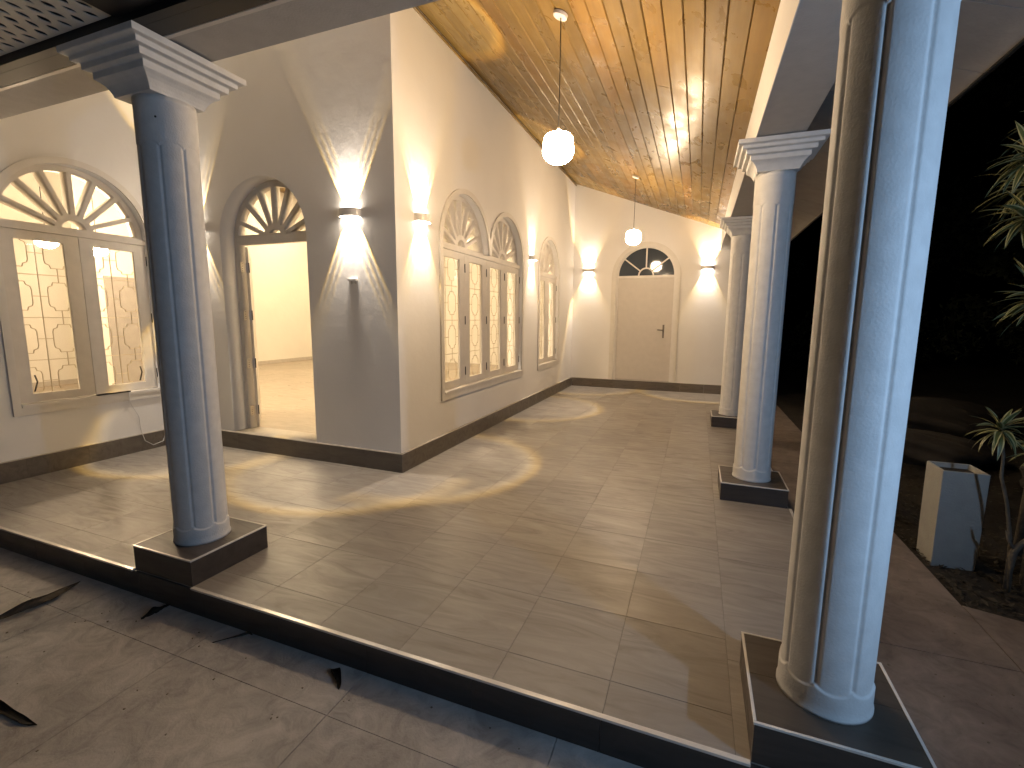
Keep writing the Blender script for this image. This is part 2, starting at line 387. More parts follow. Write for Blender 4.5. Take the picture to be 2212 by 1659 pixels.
# step face (fascia) tiles and pale edge strip
for i in range(12):
    x0 = XL+i*.59; x1 = min(x0+.59, XR)
    if x1-x0 > .05: box('riser_tile', (x0+.001, YF-.012, ZG), (x1-.001, YF, -.006), M_plinth, pf)
for i in range(10):
    y0 = YF+i*.95; y1 = min(y0+.95, YC)
    if y1 > y0: box('riser_tile', (XR, y0+.001, ZG), (XR+.012, y1-.001, -.006), M_plinth, pf)
for a, b in ((XL, -3.29), (-2.74, .274)):
    box('edge_strip', (a, YF-.017, -.009), (b, YF+.006, .0028), M_trim, pf, bev=.002)
for a, b in ((2.30, 4.50), (5.04, 7.67), (8.21, YC)):
    box('edge_strip', (XR-.006, a, -.009), (XR+.017, b, .0028), M_trim, pf, bev=.002)

# ------------------------------------------------------------------ walls
ZT = 4.98
def wallobj(name, loops, t, fr, cap=None):
    o = link(name, sheet(loops, t, 0, fr), M_wall); tag(o, cap, 'wall'); return o
wA = wallobj('door_wall', [rect(XL, -.16, XB, ZT), [(DR_A[0], .2), (DR_A[1], .2)]+arc((DR_A[0]+DR_A[1])/2, SP, (DR_A[1]-DR_A[0])/2, 0, PI)], .28, FA, 'white wall facing the step, with the open arched doorway in it')
wB = wallobj('window_wall', [rect(YA+.28, -.16, YC, ZT), arch_open(CB1, RW, .70), arch_open(CB2, RW, .70)], .24, FB, 'long white wall with the double and the single arched window')
wC = wallobj('back_wall', [rect(XB-.24, -.16, .72, ZT), arch_open((DC,), .655, .2, 2.58)], .20, FC, 'white wall at the far end of the porch around the closed door')
wD = wallobj('left_wall', [rect(-1.2, -.16, YA, 5.4), arch_open(CD, RW, .70)], .24, FD, 'white wall at the far left with the wide arched window')
box('wall_end', (XB-.24, YA+.001, -.16), (XB, YA+.28, ZT), M_wall, wB)   # return of the window wall at the corner, butts the door wall
# shorten door wall so that the two never share a volume
bm = bmesh.new(); bm.from_mesh(wA.data)
for v in bm.verts:
    if v.co.x > XB-.05: v.co.x = XB-.2405 if v.co.y > YA+.01 else XB
bm.to_mesh(wA.data); bm.free()

# skirting: dark tiles 20 cm high standing proud of the plaster, pale cut edge on top
def skirt(fr, a, b, parent, skip=None, d=.034, step=.5):
    n = max(1, round((b-a)/step)); w = (b-a)/n
    for i in range(n):
        a0 = a+i*w+.0008; a1 = a+(i+1)*w-.0008
        me = sheet([rect(a0, 0, a1, .196)], d-.001, d, fr); link('skirting_tile', me, M_skirt, parent)
    link('skirting_ledge', sheet([rect(a, .1965, b, .202)], d-.004, d-.003, fr), M_edge, parent)
skirt(FA, XL+.036, XB+.034, wA)
skirt(FB, YA-.033, YC-.036, wB)
skirt(FC, XB+.036, .70, wC)
skirt(FD, -1.2, YA-.036, wD)

# ------------------------------------------------------------------ roof, ceiling boards, beams, soffit
def zc(x): return 3.655-.376*x          # underside of the boards
cl = empty('porch_ceiling', (0, 0, 0)); tag(cl, kind='structure')
slope = math.atan(-.376); cs_, sn_ = math.cos(slope), math.sin(slope)
PW = .1445; nW = 23
PM = {}
def plank(x0, x1, y0, y1):
    k = (round(x1-x0, 3), round(y1-y0, 3))
    if k not in PM:
        L = k[0]/cs_; bm = bmesh.new(); c = .008
        prof = [(.002, .02), (.002, .007), (c, 0), (L-c, 0), (L-.002, .007), (L-.002, .02)]
        A = [bm.verts.new((x*cs_-z*sn_, .0008, x*sn_+z*cs_)) for x, z in prof]; B = [bm.verts.new((x*cs_-z*sn_, k[1]-.0008, x*sn_+z*cs_)) for x, z in prof]
        bm.faces.new(A); bm.faces.new(B[::-1])
        for i in range(6): bm.faces.new((A[i], B[i], B[(i+1) % 6], A[(i+1) % 6]))
        bmesh.ops.recalc_face_normals(bm, faces=bm.faces)
        PM[k] = fin(bm, 'plank'); PM[k].materials.append(M_wood)
    o = link('plank', PM[k], None, cl); o.location = (x0, y0, zc(x0)+rnd.uniform(-.001, .002))
lens = [2.4, 3.0, 3.6, 1.8]
for i in range(nW):
    x1 = .355-i*PW; x0 = max(x1-PW, XB+.001)
    if x1-x0 < .03: continue
    y = 2.12
    first = True
    while y < YC-.01:
        L = rnd.choice(lens)*(rnd.uniform(.3, 1) if first else 1); L = round(L, 1); first = False
        y2 = y+L
        if y2 > YC-.5: y2 = YC-.001
        plank(x0, x1, y, y2); y = y2
# deck above the boards (one closed slab)
bm = bmesh.new()
P = [(XB-.3, zc(XB-.3)+.03), (1.50, zc(1.50)+.03), (1.50, zc(1.50)+.16), (XB-.3, zc(XB-.3)+.16)]
A = [bm.verts.new((x, 1.45, z)) for x, z in P]; B = [bm.verts.new((x, YC+.5, z)) for x, z in P]
bm.faces.new(A[::-1]); bm.faces.new(B)
for i in range(4): bm.faces.new((A[i], A[(i+1) % 4], B[(i+1) % 4], B[i]))
bmesh.ops.recalc_face_normals(bm, faces=bm.faces)
rf = link('roof', fin(bm), M_soffit); tag(rf, kind='structure')
box('roof_deck', (XL-.5, 1.45, 4.985), (XB-.301, YA+.6, 5.1), M_wall, rf)
# wood quadrant along wall
link('cornice_strip', sheet([[(XB+.001, 4.70), (XB+.03, 4.688), (XB+.03, 4.663), (XB+.001, 4.675)]], YC-2.13, 0, Fr((0, 2.125, 0), (1, 0, 0), (0, 0, 1))), M_wood, cl)
# beams
bf = box('front_beam', (XL+.001, 1.745, 3.085), (.3545, 2.12, 4.97), M_beam); tag(bf, 'grey painted beam across the top of the left column', 'beam')
link('drip_groove', boxmesh(XL+.001, 1.845, 3.077, .3545, 1.868, 3.0845), M_paint, bf)
br = box('side_beam', (.355, 1.745, 3.085), (.70, YC-.001, 3.53), M_beam); tag(br, 'long painted beam over the row of right columns', 'beam')
box('beam_lining', (.349, 2.121, 3.082), (.3545, YC-.002, 3.520), M_wall, br)
# soffit boards of the eave, each board a part
so = empty('eave_soffit'); tag(so, 'sloping eave lined with plain boards outside the right columns', 'eave')
y = 1.46
while y < YC+.4:
    bm = bmesh.new(); L = (1.50-.70)/cs_
    Mx = Matrix.Translation((.701, y, zc(.701)))@Matrix.Rotation(-slope, 4, 'Y')
    addbox(bm, .001, .002, .004, L, .596, .022, Mx)
    link('soffit_board', fin(bm), M_soffit, so); y += .6
link('eave_fascia', boxmesh(1.502, 1.45, zc(1.5)-.01, 1.525, YC+.5, zc(1.5)+.2), M_steel, so)
# carport canopy seen top left: perforated screen panel and dark steel edge
pn = empty('carport_screen', (-3.8, 1.2, 3.3))
def leafhole(cx, cy, L, w, a, n=9):
    pts = []
    for i in range(n): t = i/n; pts.append((L*(t-.5), w*math.sin(PI*t)))
    for i in range(n): t = 1-i/n; pts.append((L*(t-.5), -w*math.sin(PI*t)))
    return [(cx+x*math.cos(a)-y_*math.sin(a), cy+x*math.sin(a)+y_*math.cos(a)) for x, y_ in pts]
FP = Fr((0, 0, 3.12), (1, 0, 0), (0, -1, 0))     # faces down
loops = [rect(-5.2, -1.685, -2.84, -.9)]
j = 0
yy = -1.64
while yy < -.94:
    xx = -5.14+(.055 if j % 2 else 0)
    while xx < -2.88:
        loops.append(leafhole(xx, yy, rnd.uniform(.070, .082), rnd.uniform(.015, .022), R(rnd.uniform(70, 105))))
        xx += .11
    yy += .060; j += 1
link('perforated_sheet', sheet(loops, .006, 0, FP), M_panel, pn).parent = pn
for o in pn.children: o.matrix_parent_inverse = Matrix.Translation(pn.location).inverted()
def adopt(o, root):
    o.parent = root; o.matrix_parent_inverse = Matrix.Translation(root.location).inverted() if root.rotation_euler.z == 0 else root.matrix_world.inverted(); return o
adopt(box('steel_channel', (-8, 1.692, 3.076), (1.4, 1.742, 3.40), M_steel), pn)
adopt(box('steel_channel', (-2.835, -.8, 3.11), (-2.0, 1.690, 3.40), M_steel), pn)
adopt(box('beam_shade_strip', (-8, 1.743, 3.0757), (.30, 1.838, 3.0838), M_steel), pn)  # dark strip added to stand for the unlit front of the beam underside
adopt(box('backing_sheet', (-5.2, .5, 3.30), (-2.84, 1.690, 3.31), M_dark), pn)
adopt(box('gap_light_chip', (-3.37, 1.715, 3.060), (-3.31, 1.745, 3.0755), M_white), pn)  # white chip added to stand for a bright spot of light in a gap
tag(pn, 'pale screen panel cut with leaf shaped holes, in a dark steel frame', 'screen panel')

# ------------------------------------------------------------------ columns
def shaft_mesh(h):
    bm = bmesh.new(); r0 = .149; NP = 8; per = 24; seg = NP*per
    zs = [0, .012, .02, .05, .085]+[.092+.0035*i for i in range(13)]+[.16, .2]
    zs += [.2+(h-.5-.2)*i/10 for i in range(1, 11)]
    zs += [h-.32]+[h-.305+.0045*i for i in range(15)]+[h-.1, h-.03, h]
    zs = sorted(set(round(q, 4) for q in zs))
    rings = []
    for z in zs:
        ring = []
        for i in range(seg):
            th = 2*PI*(i+.5)/seg; u = ((i+.5) % per)/per*2-1     # -1..1 across one panel
            a = abs(u); q = math.sqrt(max(0, 1-a*a))
            lo = .130-.030*q                                     # scalloped foot and arched head of the panel
            hi_ = h-.298+.052*q**.6
            g_ = max(0, (a-.80)/.17)
            panel = r0+.003-.0075*min(1, g_)**1.3
            k0 = min(1, max(0, (lo-z)/.006)); k1 = min(1, max(0, (z-hi_)/.007)); k = max(k0, k1)
            r = panel*(1-k)+(r0+.0095)*k if k0 >= k1 else panel*(1-k)+(r0+.006)*k
            if z < .013: r += .004
            ring.append(bm.verts.new((r*math.cos(th), r*math.sin(th), z)))
        rings.append(ring)
    for A, B in zip(rings, rings[1:]):
        for i in range(seg): bm.faces.new((A[i], A[(i+1) % seg], B[(i+1) % seg], B[i]))
    bm.faces.new(rings[-1]); bm.faces.new(rings[0][::-1])
    me = fin(bm, 'shaft')
    for p in me.polygons: p.use_smooth = True
    me.materials.append(M_col)
    return me
def capital_mesh():
    # square stepped capital with an ogee throat: (half width, height)
    pr = [(.156, 0), (.158, .012), (.166, .03), (.180, .052), (.196, .068), (.212, .078), (.217, .082), (.217, .116), (.222, .119), (.250, .121), (.252, .124), (.252, .152), (.256, .156),
          (.285, .158), (.287, .161), (.287, .182), (.291, .186), (.318, .188), (.322, .192), (.322, .224)]
    bm = bmesh.new(); rings = []
    for w, z in pr: rings.append([bm.verts.new((sx*w, sy*w, z)) for sx, sy in ((-1, -1), (1, -1), (1, 1), (-1, 1))])
    for A, B in zip(rings, rings[1:]):
        for i in range(4): bm.faces.new((A[i], A[(i+1) % 4], B[(i+1) % 4], B[i]))
    bm.faces.new(rings[0][::-1]); bm.faces.new(rings[-1])
    bmesh.ops.bevel(bm, geom=[e for e in bm.edges if abs(e.verts[0].co.z-e.verts[1].co.z) < 1e-6], offset=.0018, segments=1, affect='EDGES')
    me = fin(bm, 'capital'); me.materials.append(M_col); return me
HP = .165; HS = 2.85-HP
shaftM, capM = shaft_mesh(HS), capital_mesh()
colroots = []
def column(x, y, label, cdx=0, cdy=0, rot=0):
    r = empty('column', (x, y, 0)); tag(r, label, 'column', 'round white columns of the porch')
    s = link('shaft', shaftM, None, r); s.location.z = HP; s.rotation_euler.z = rot
    c = link('capital', capM, None, r); c.location = (cdx, cdy, 2.85)
    w = .268
    p = link('plinth', boxmesh(-w, -w, .001, w, w, HP-.006), M_plinth, r)
    # each plinth: four side tiles butted, a top tile in two pieces, pale strips on the top edges
    link('plinth_cap_tile', boxmesh(-w+.0075, -w+.0075, HP-.006, w-.0075, -.0008, HP), M_capt, p)
    link('plinth_cap_tile', boxmesh(-w+.0075, .0008, HP-.006, w-.0075, w-.0075, HP), M_capt, p)
    for a in ((-w-.004, -w-.004, w+.004, -w+.007), (-w-.004, w-.007, w+.004, w+.004), (-w-.004, -w+.0075, -w+.007, w-.0075), (w-.007, -w+.0075, w+.004, w-.0075)):
        link('edge_strip', boxmesh(a[0], a[1], HP-.0075, a[2], a[3], HP+.002, bev=.0015), M_trim, p)
    return r
column(.545, 2.018, 'nearest white column lit blue on its right side, beside the camera', rot=R(21))
column(.545, 4.765, 'white column on the right, second from the camera, its capital below the side beam', rot=R(5))
column(.545, 7.935, 'farthest white column of the right row, partly behind the second one')
c1 = column(-3.01, 2.018, 'grey shadowed column on the left standing alone at the front step', -.02, -.01, R(-6))
# small dark hole in the left column
bm = bmesh.new(); bmesh.ops.create_uvsphere(bm, u_segments=8, v_segments=6, radius=.006); me = fin(bm)
o = link('screw_hole', me, M_dark, c1); a = R(-52); o.location = (.158*math.cos(a), .158*math.sin(a), 2.73)

# ------------------------------------------------------------------ windows
def fan_loops(c, sp, r, nsp=7, ring=.055, hubo=.175, hubi=.115, sw=.021, foot=.03):
    lp = [[(c-r, sp), (c+r, sp)]+arc(c, sp, r, 0, PI)[1:-1]]
    n = nsp+1
    for i in range(n):
        a0, a1 = PI*i/n, PI*(i+1)/n; ro, ri = r-ring, hubo
        do, di = math.asin(sw/ro), math.asin(sw/ri)
        b0o = a0+do if i else math.asin(foot/ro); b0i = a0+di if i else math.asin(foot/ri)
        b1o = a1-do if i < n-1 else PI-math.asin(foot/ro); b1i = a1-di if i < n-1 else PI-math.asin(foot/ri)
        lp.append(arc(c, sp, ro, b0o, b1o, 8)+arc(c, sp, ri, b1i, b0i, 5))
    s = math.asin(foot/hubi)
    lp.append(arc(c, sp, hubi, s, PI-s, 14))
    return lp
def shape_pts(cx, cy, w=.10, h=.145):
    q = [(.52*w, h), (.60*w, .78*h), (.92*w, .68*h), (w, .48*h)]
    pts = q+[(x, -y) for x, y in reversed(q)]+[(-x, -y) for x, y in q]+[(-x, y) for x, y in reversed(q)]
    return [(cx+x, cy+y) for x, y in pts]
def grille(fr, a0, a1, z0, z1, cell, d, parent, off):
    bm = bmesh.new(); ph = (z1-z0)/4; t = .007
    def seg(p, q): bar(bm, fr.p(*p, d), fr.p(*q, d), t, .006, fr.n)
    n = max(1, round((a1-a0)/cell)); cell = (a1-a0)/n
    for j in range(5): seg((a0, z0+j*ph), (a1, z0+j*ph))
    for i in range(n+1):
        x = a0+i*cell; seg((x, z0), (x, z1))
    for i in range(n):
        for j in range(4):
            cx, cy = a0+(i+.5)*cell, z0+(j+.5)*ph; pts = shape_pts(cx, cy)
            for p, q in zip(pts, pts[1:]+pts[:1]): seg(p, q)
            seg((cx, cy+.145), (cx, cy+ph/2)); seg((cx, cy-.145), (cx, cy-ph/2))
            if cell > .21: seg((cx+.1, cy), (cx+cell/2, cy)); seg((cx-.1, cy), (cx-cell/2, cy))
    return link('grille', fin(bm), M_grille, parent)
def window(fr, cs, label, hinges, cell, handles=False):
    base = fr.p(sum(cs)/len(cs), .70, 0)
    root = empty('arched_window', (0, 0, 0)); tag(root, label, 'window', 'arched windows of the porch')
    a0, a1 = cs[0]-RW, cs[-1]+RW; z0 = .70
    tr = link('surround', sheet([arch_outer(cs, RW+.062, .625), arch_open(cs, RW, z0)], .022, .0225, fr), M_paint, root)
    link('sill_ledge', sheet([rect(a0+.002, z0+.001, a1-.002, z0+.03)], .15, .034, fr), M_paint, root)
    for c in cs:
        link('fanlight', sheet(fan_loops(c, SP, RW-.002), .125, -.085, fr), M_frame, root)
    w = (a1-a0)/(2*len(cs))
    link('transom', sheet([rect(a0+.002, SP-.055, a1-.002, SP+.004)], .12, -.035, fr), M_frame, root)
    for i in range(2*len(cs)):
        b0 = a0+i*w+.004; b1 = b0+w-.008; zt, zb = SP-.060, z0+.036
        c_ = link('casement', sheet([rect(b0, zb, b1, zt), rect(b0+.128, zb+.085, b1-.128, zt-.085)], .038, -.048, fr), M_frame, root)
        link('pane', sheet([rect(b0+.130, zb+.087, b1-.130, zt-.087)], .005, -.066, fr), M_glass, c_)
        sides = [s for s in hinges[i]]
        for s in sides:
            xh = b0-.004 if s == 'l' else b1+.004
            for zh in (zb+.18, (zb+zt)/2, zt-.18):
                link('hinge', sheet([rect(xh-.007, zh-.055, xh+.007, zh+.055)], .014, -.040, fr), M_dark, c_)
        if handles:
            bm = bmesh.new(); h0 = (b0+.16 if i == 0 else b1-.17)
            bar(bm, fr.p(h0, zb+.10, -.095), fr.p(h0+.03, zb+.20, -.095), .010, .01, fr.n)
            bar(bm, fr.p(h0+.03, zb+.20, -.095), fr.p(h0+.015, zb+.27, -.095), .010, .01, fr.n)
            link('stay', fin(bm), M_dark, c_)
        link('grille', bpy.data.meshes.new('e'), None, None) if False else grille(fr, a0+i*w, a0+(i+1)*w, zb-.02, zt+.02, cell, -.15, root, i)
    return root
window(FD, CD, 'wide arched window with fan top on the left wall, lit room behind two glazed casements', ['l', 'r'], .27, True)
window(FB, CB1, 'double arched window with four glazed casements on the long wall', ['l', 'l', 'l', 'lr'], .33)
window(FB, CB2, 'single arched window near the far inner corner of the porch', ['l', 'r'], .33)

# ------------------------------------------------------------------ open doorway
dm = (DR_A[0]+DR_A[1])/2; dr = (DR_A[1]-DR_A[0])/2
dw = empty('open_doorway'); tag(dw, 'open arched doorway with fan top showing a bright cream room', 'door')
fj = .05; z2 = SP+.0
link('door_frame', sheet([[(DR_A[0], .2), (DR_A[0]+fj, .2), (DR_A[0]+fj, SP-.03), (DR_A[1]-fj, SP-.03), (DR_A[1]-fj, .2), (DR_A[1], .2), (DR_A[1], SP+.055), (DR_A[0], SP+.055)]], .10, -.185, FA), M_paint, dw)
fl_ = fan_loops(dm, SP+.0, dr-.002, 7, .06, .185, .12, .022, .075)
link('fanlight', sheet([[(p[0], max(p[1], SP+.056)) for p in fl_[0]]]+fl_[1:], .092, -.187, FA), M_frame, dw)
link('threshold', sheet([rect(DR_A[0]+.001, .170, DR_A[1]-.001, .203)], .33, .03, FA), M_edge, dw)
lf = empty('door_leaf', (DR_A[0]+fj+.005, YA+.292, .21), R(138.5)); lf.parent = dw
link('leaf_panel', boxmesh(.004, -.02, 0, 1.17, .022, SP-.03-.22), M_door, lf)
for zh in (.22, .82, 1.42, 2.0):
    h = link('hinge', boxmesh(-.004, -.015, zh-.06, .003, .028, zh+.06), M_metal, lf)
    link('hinge_pin', lathe([(0, 0), (.006, 0), (.006, .12), (0, .12)], 8), M_dark, lf).location = (-.006, -.022, zh-.06)
    # fixed plate on the frame with its screws
    bm = bmesh.new(); addbox(bm, DR_A[0]+fj, YA+.205, .21+zh-.06, DR_A[0]+fj+.003, YA+.255, .21+zh+.06)
    link('hinge_plate', fin(bm), M_metal, dw)
    bm = bmesh.new()
    for k in range(4): addbox(bm, DR_A[0]+fj+.003, YA+.224, .21+zh-.046+k*.028, DR_A[0]+fj+.005, YA+.232, .21+zh-.038+k*.028)
    link('screws', fin(bm), M_dark, dw)

# ------------------------------------------------------------------ back door
bd = empty('closed_doorway'); tag(bd, 'closed cream door with a dark glazed fan top in the back wall', 'door')
SB = 2.58; rb = .655
link('surround', sheet([arch_outer((DC,), .755, .203, SB), arch_open((DC,), rb+.001, .203, SB)], .025, .0255, FC), M_paint, bd)
link('door_frame', sheet([arch_open((DC,), rb-.001, .201, SB), [(DC-rb+.045, .2015), (DC+rb-.045, .2015), (DC+rb-.045, SB-.03), (DC-rb+.045, SB-.03)], arc(DC, SB+.02, rb-.05, 0.0, PI)], .07, -.03, FC), M_paint, bd)
leaf = link('door_leaf', sheet([rect(DC-rb+.048, .215, DC+rb-.048, SB-.034)], .04, -.05, FC), M_door, bd)
gp = link('fanlight_glass', sheet([arc(DC, SB+.0205, rb-.0505, 0, PI)], .006, -.062, FC), M_blue, bd)
ml = []
hub = arc(DC, SB+.022, .175, 0, PI, 20)+arc(DC, SB+.022, .145, PI, 0, 20)
link('glazing_bar', sheet([hub], .03, -.03, FC), M_paint, bd)
for a in (R(38), R(90), R(142)):
    bm = bmesh.new(); p = (DC+.176*math.cos(a), SB+.022+.176*math.sin(a)); q = (DC+.604*math.cos(a), SB+.02+.604*math.sin(a))
    bar(bm, FC.p(*p, -.045), FC.p(*q, -.045), .028, .03, FC.n); link('glazing_bar', fin(bm), M_paint, bd)
bm = bmesh.new()
link('handle_plate', sheet([rect(DC+.415, 1.20, DC+.455, 1.50)], .008, -.042, FC), M_handle, bd)
lv = link('handle', tube([FC.p(DC+.435, 1.38, -.04), FC.p(DC+.435, 1.38, .0), FC.p(DC+.42, 1.38, .012), FC.p(DC+.31, 1.385, .012)], .012, 10), M_handle, bd, smooth=True)
link('sill_strip', sheet([rect(DC-rb+.05, .2025, DC+rb-.05, .2135)], .05, -.04, FC), M_edge, bd)

# ------------------------------------------------------------------ sconces
def dshape(w, d, n=14):      # half-round plan
    return [(-w, 0)]+[(w*-math.cos(PI*i/n), d*math.sin(PI*i/n)**.7) for i in range(1, n)]+[(w, 0)]
def sconce_meshes():
    bm = bmesh.new(); o = dshape(.125, .105); q = dshape(.112, .094); n = len(o); hh = .038
    def ring(P, z, y0=0): return [bm.verts.new((x, -y-y0, z)) for x, y in P]
    ob, ot, ib, it = ring(o, -hh), ring(o, hh), ring(q, -hh, .002), ring(q, hh, .002)
    for i in range(n):
        j = (i+1) % n
        bm.faces.new((ob[i], ob[j], ot[j], ot[i])); bm.faces.new((ib[j], ib[i], it[i], it[j]))
        bm.faces.new((ot[i], ot[j], it[j], it[i])); bm.faces.new((ob[j], ob[i], ib[i], ib[j]))
    bmesh.ops.recalc_face_normals(bm, faces=bm.faces); body = fin(bm, 'sconce_body')
    bm = bmesh.new()
    A = ring(q, -hh+.006, .0025); B = ring(q, -hh+.010, .0025)
    for v in bm.verts: v.co.x *= .99; v.co.y = v.co.y*.99-.0006
    bm.faces.new(A); bm.faces.new(B[::-1])
    for i in range(n): bm.faces.new((A[i], B[i], B[(i+1) % n], A[(i+1) % n]))
    bmesh.ops.recalc_face_normals(bm, faces=bm.faces)
    lens_ = fin(bm, 'sconce_lens')
    body.materials.append(M_white); lens_.materials.append(M_lens)
    return body, lens_
sb, sl = sconce_meshes()
def spotlight(loc, upw):
    o = lamp('sconce_light', 'SPOT', loc, SCW, P_SPOT, rot=(PI, 0, 0) if upw else (0, 0, 0), size=.012, spot=R(60), blend=.02)
    l = o.data; l.use_nodes = True; n = l.node_tree.nodes; k = l.node_tree.links; em = n['Emission']
    tc = n.new('ShaderNodeTexCoord'); sp_ = n.new('ShaderNodeSeparateXYZ'); k.new(tc.outputs['Normal'], sp_.inputs[0])
    ab = nd(n, 'ShaderNodeMath', operation='ABSOLUTE'); k.new(sp_.outputs['Z'], ab.inputs[0])
    ac = nd(n, 'ShaderNodeMath', operation='ARCCOSINE'); k.new(ab.outputs[0], ac.inputs[0])
    dv = nd(n, 'ShaderNodeMath', operation='DIVIDE'); k.new(ac.outputs[0], dv.inputs[0]); dv.inputs[1].default_value = R(30)
    # reflector beam: even middle, faint rings, brighter rim that goes yellow before it cuts off
    r = ramp(n, [(0, (.36, .36, .37)), (.62, (.34, .34, .35)), (.70, (.30, .30, .31)), (.755, (.42, .42, .42)), (.785, (.95, .88, .72)), (.845, (1.0, .68, .13)), (.89, (0, 0, 0))])
    k.new(dv.outputs[0], r.inputs[0]); k.new(r.outputs[0], em.inputs['Color']); return o
def sconce(fr, a, z, label):
    p = fr.p(a, z, .0005); rz = math.atan2(fr.n.y, fr.n.x)+PI/2
    r = empty('wall_sconce', p, rz); tag(r, label, 'wall lamp', 'up and down wall lamps of the porch')
    link('lamp_body', sb, None, r); link('lens', sl, None, r)
    b = link('lens', sl, None, r); b.rotation_euler = (PI, 0, PI)      # mirrored upwards
    b.rotation_euler = (0, 0, 0); b.scale = (1, 1, -1)
    link('back_plate', boxmesh(-.05, -.0005-.006, -.034, .05, -.0005, .034), M_white, r)
    for upw in (0, 1):
        for da in (-.075, 0, .075): spotlight(fr.p(a+da, z+(.045 if upw else -.045), .05), upw)
    return r
sconce(FA, -3.365, 2.665, 'wall lamp between the open doorway and the front corner')
sconce(FA, -5.66, 2.665, 'wall lamp left of the open doorway, half hidden by the left column')
sconce(FB, 4.50, 2.665, 'wall lamp on the long wall just past the front corner')
sconce(FB, 8.13, 2.68, 'wall lamp between the double arched window and the single one')
sconce(FC, -2.46, 2.74, 'wall lamp on the back wall left of the closed door')
sconce(FC, .125, 2.73, 'wall lamp on the back wall right of the closed door')

# ------------------------------------------------------------------ pendants
def globe_prof(s=1):
    return [(0, -.128), (.04, -.124), (.08, -.108), (.115, -.078), (.131, -.045), (.134, -.015), (.131, .005), (.127, .03), (.126, .06), (.120, .085), (.102, .106), (.070, .119), (.032, .122), (.0, .122)]
gm = lathe([(r, z) for r, z in globe_prof()], 40, 'globe')
for p in gm.polygons: p.use_smooth = True
gm.materials.append(M_globe)
def pendant(x, y, zg, zceil, label, group='glass globe pendants'):
    r = empty('pendant_lamp', (x, y, zceil)); tag(r, label, 'pendant lamp', group)
    c = link('canopy', lathe([(0, -.03), (.052, -.03), (.06, -.026), (.06, 0.0), (0, 0.0)], 28), M_white, r); 
    if 3.9 < zceil < 4.5: c.rotation_euler.y = -slope
    c.location.z = -.004
    link('cord', tube([(0, 0, -.03), (.002, 0, -(zceil-zg)*.5), (0, 0, zg-zceil+.15)], .0045, 8), M_dark, r)
    link('lamp_holder', lathe([(0, .118), (.034, .118), (.034, .13), (.014, .15), (.006, .165), (0, .165)], 20), M_trim, r).location.z = zg-zceil
    g_ = link('globe', gm, None, r); g_.location.z = zg-zceil
    return r
pendant(-1.195, 4.085, 3.055, zc(-1.195), 'lit glass globe hanging from the wooden ceiling, nearer the camera')
pendant(-1.155, 8.78, 3.05, zc(-1.155), 'lit glass globe hanging in front of the back wall door')

# ------------------------------------------------------------------ the rooms behind the windows
rm = empty('interior_room'); tag(rm, kind='structure')
box('room_floor', (-12, YA+.281, .05), (XB-.241, 13.2, .2), M_intile, rm)
box('room_floor', (-12, -2.5, .05), (XL-.241, YA+.28, .2), M_intile, rm)
box('room_wall', (-12.2, -2.5, 0), (-12.0, 13.2, 5.5), M_inwall, rm)
box('room_wall', (-12.2, 13.2, 0), (XB-.241, 13.4, 5.5), M_inwall, rm)
box('room_wall', (-12.2, -2.7, 0), (XL-.241, -2.5, 5.5), M_inwall, rm)
box('room_wall', (XB-.24, YC+.21, 0), (XB-.04, 13.2, 5.5), M_inwall, rm)
box('room_wall', (XL-.23, -2.5, 0), (XL-.01, -1.201, 5.5), M_inwall, rm)
box('room_wall', (-9.9, 4.9, .2), (-9.75, 7.4, 3.9), M_inwall, rm)
box('room_ceiling', (-12.2, YA+.281, 5.35), (XB-.241, 13.4, 5.5), M_wood, rm)
box('room_ceiling', (-12.2, -2.7, 5.35), (XL-.241, YA+.28, 5.5), M_wood, rm)
box('room_skirting', (-11.999, 4.0, .2), (-11.98, 13.19, .30), M_edge, rm)
# dark opening seen through the left casement
box('room_doorway', (-9.749, 5.2, .205), (-9.735, 5.75, 2.3), M_soffit, rm)
def led(x, y, z, w, label):
    r = empty('ceiling_light', (x, y, z)); tag(r, label, 'ceiling light', 'square ceiling lights inside the house')
    link('housing', boxmesh(-w-.02, -w-.02, -.03, w+.02, w+.02, 0), M_white, r)
    link('diffuser', boxmesh(-w, -w, -.036, w, w, -.0305), M_led, r)
for x, y, t in ((-8.6, 7.4, 'in the middle of the hall'), (-5.0, 6.2, 'in the room behind the double window'), (-5.0, 9.6, 'in the room behind the single window'), (-8.8, 2.6, 'in the room behind the left window'), (-10.2, 10.8, 'at the far end of the hall')):
    led(x, y, 5.349, .55, 'square ceiling light '+t)
pendant(-8.5, 4.50, 2.62, 5.349, 'small lit globe inside the room, seen through the right casement of the left window', 'globes inside the room')
pendant(-8.5, 3.90, 2.66, 5.349, 'small lit globe inside the room, seen through the left casement of the left window', 'globes inside the room')
# room behind back door (dark): closed box so no light leaks through
dk = box('store_room', (XB-.03, YC+1.2, 0), (.72, YC+1.3, 4.4), M_soffit); tag(dk, kind='structure')

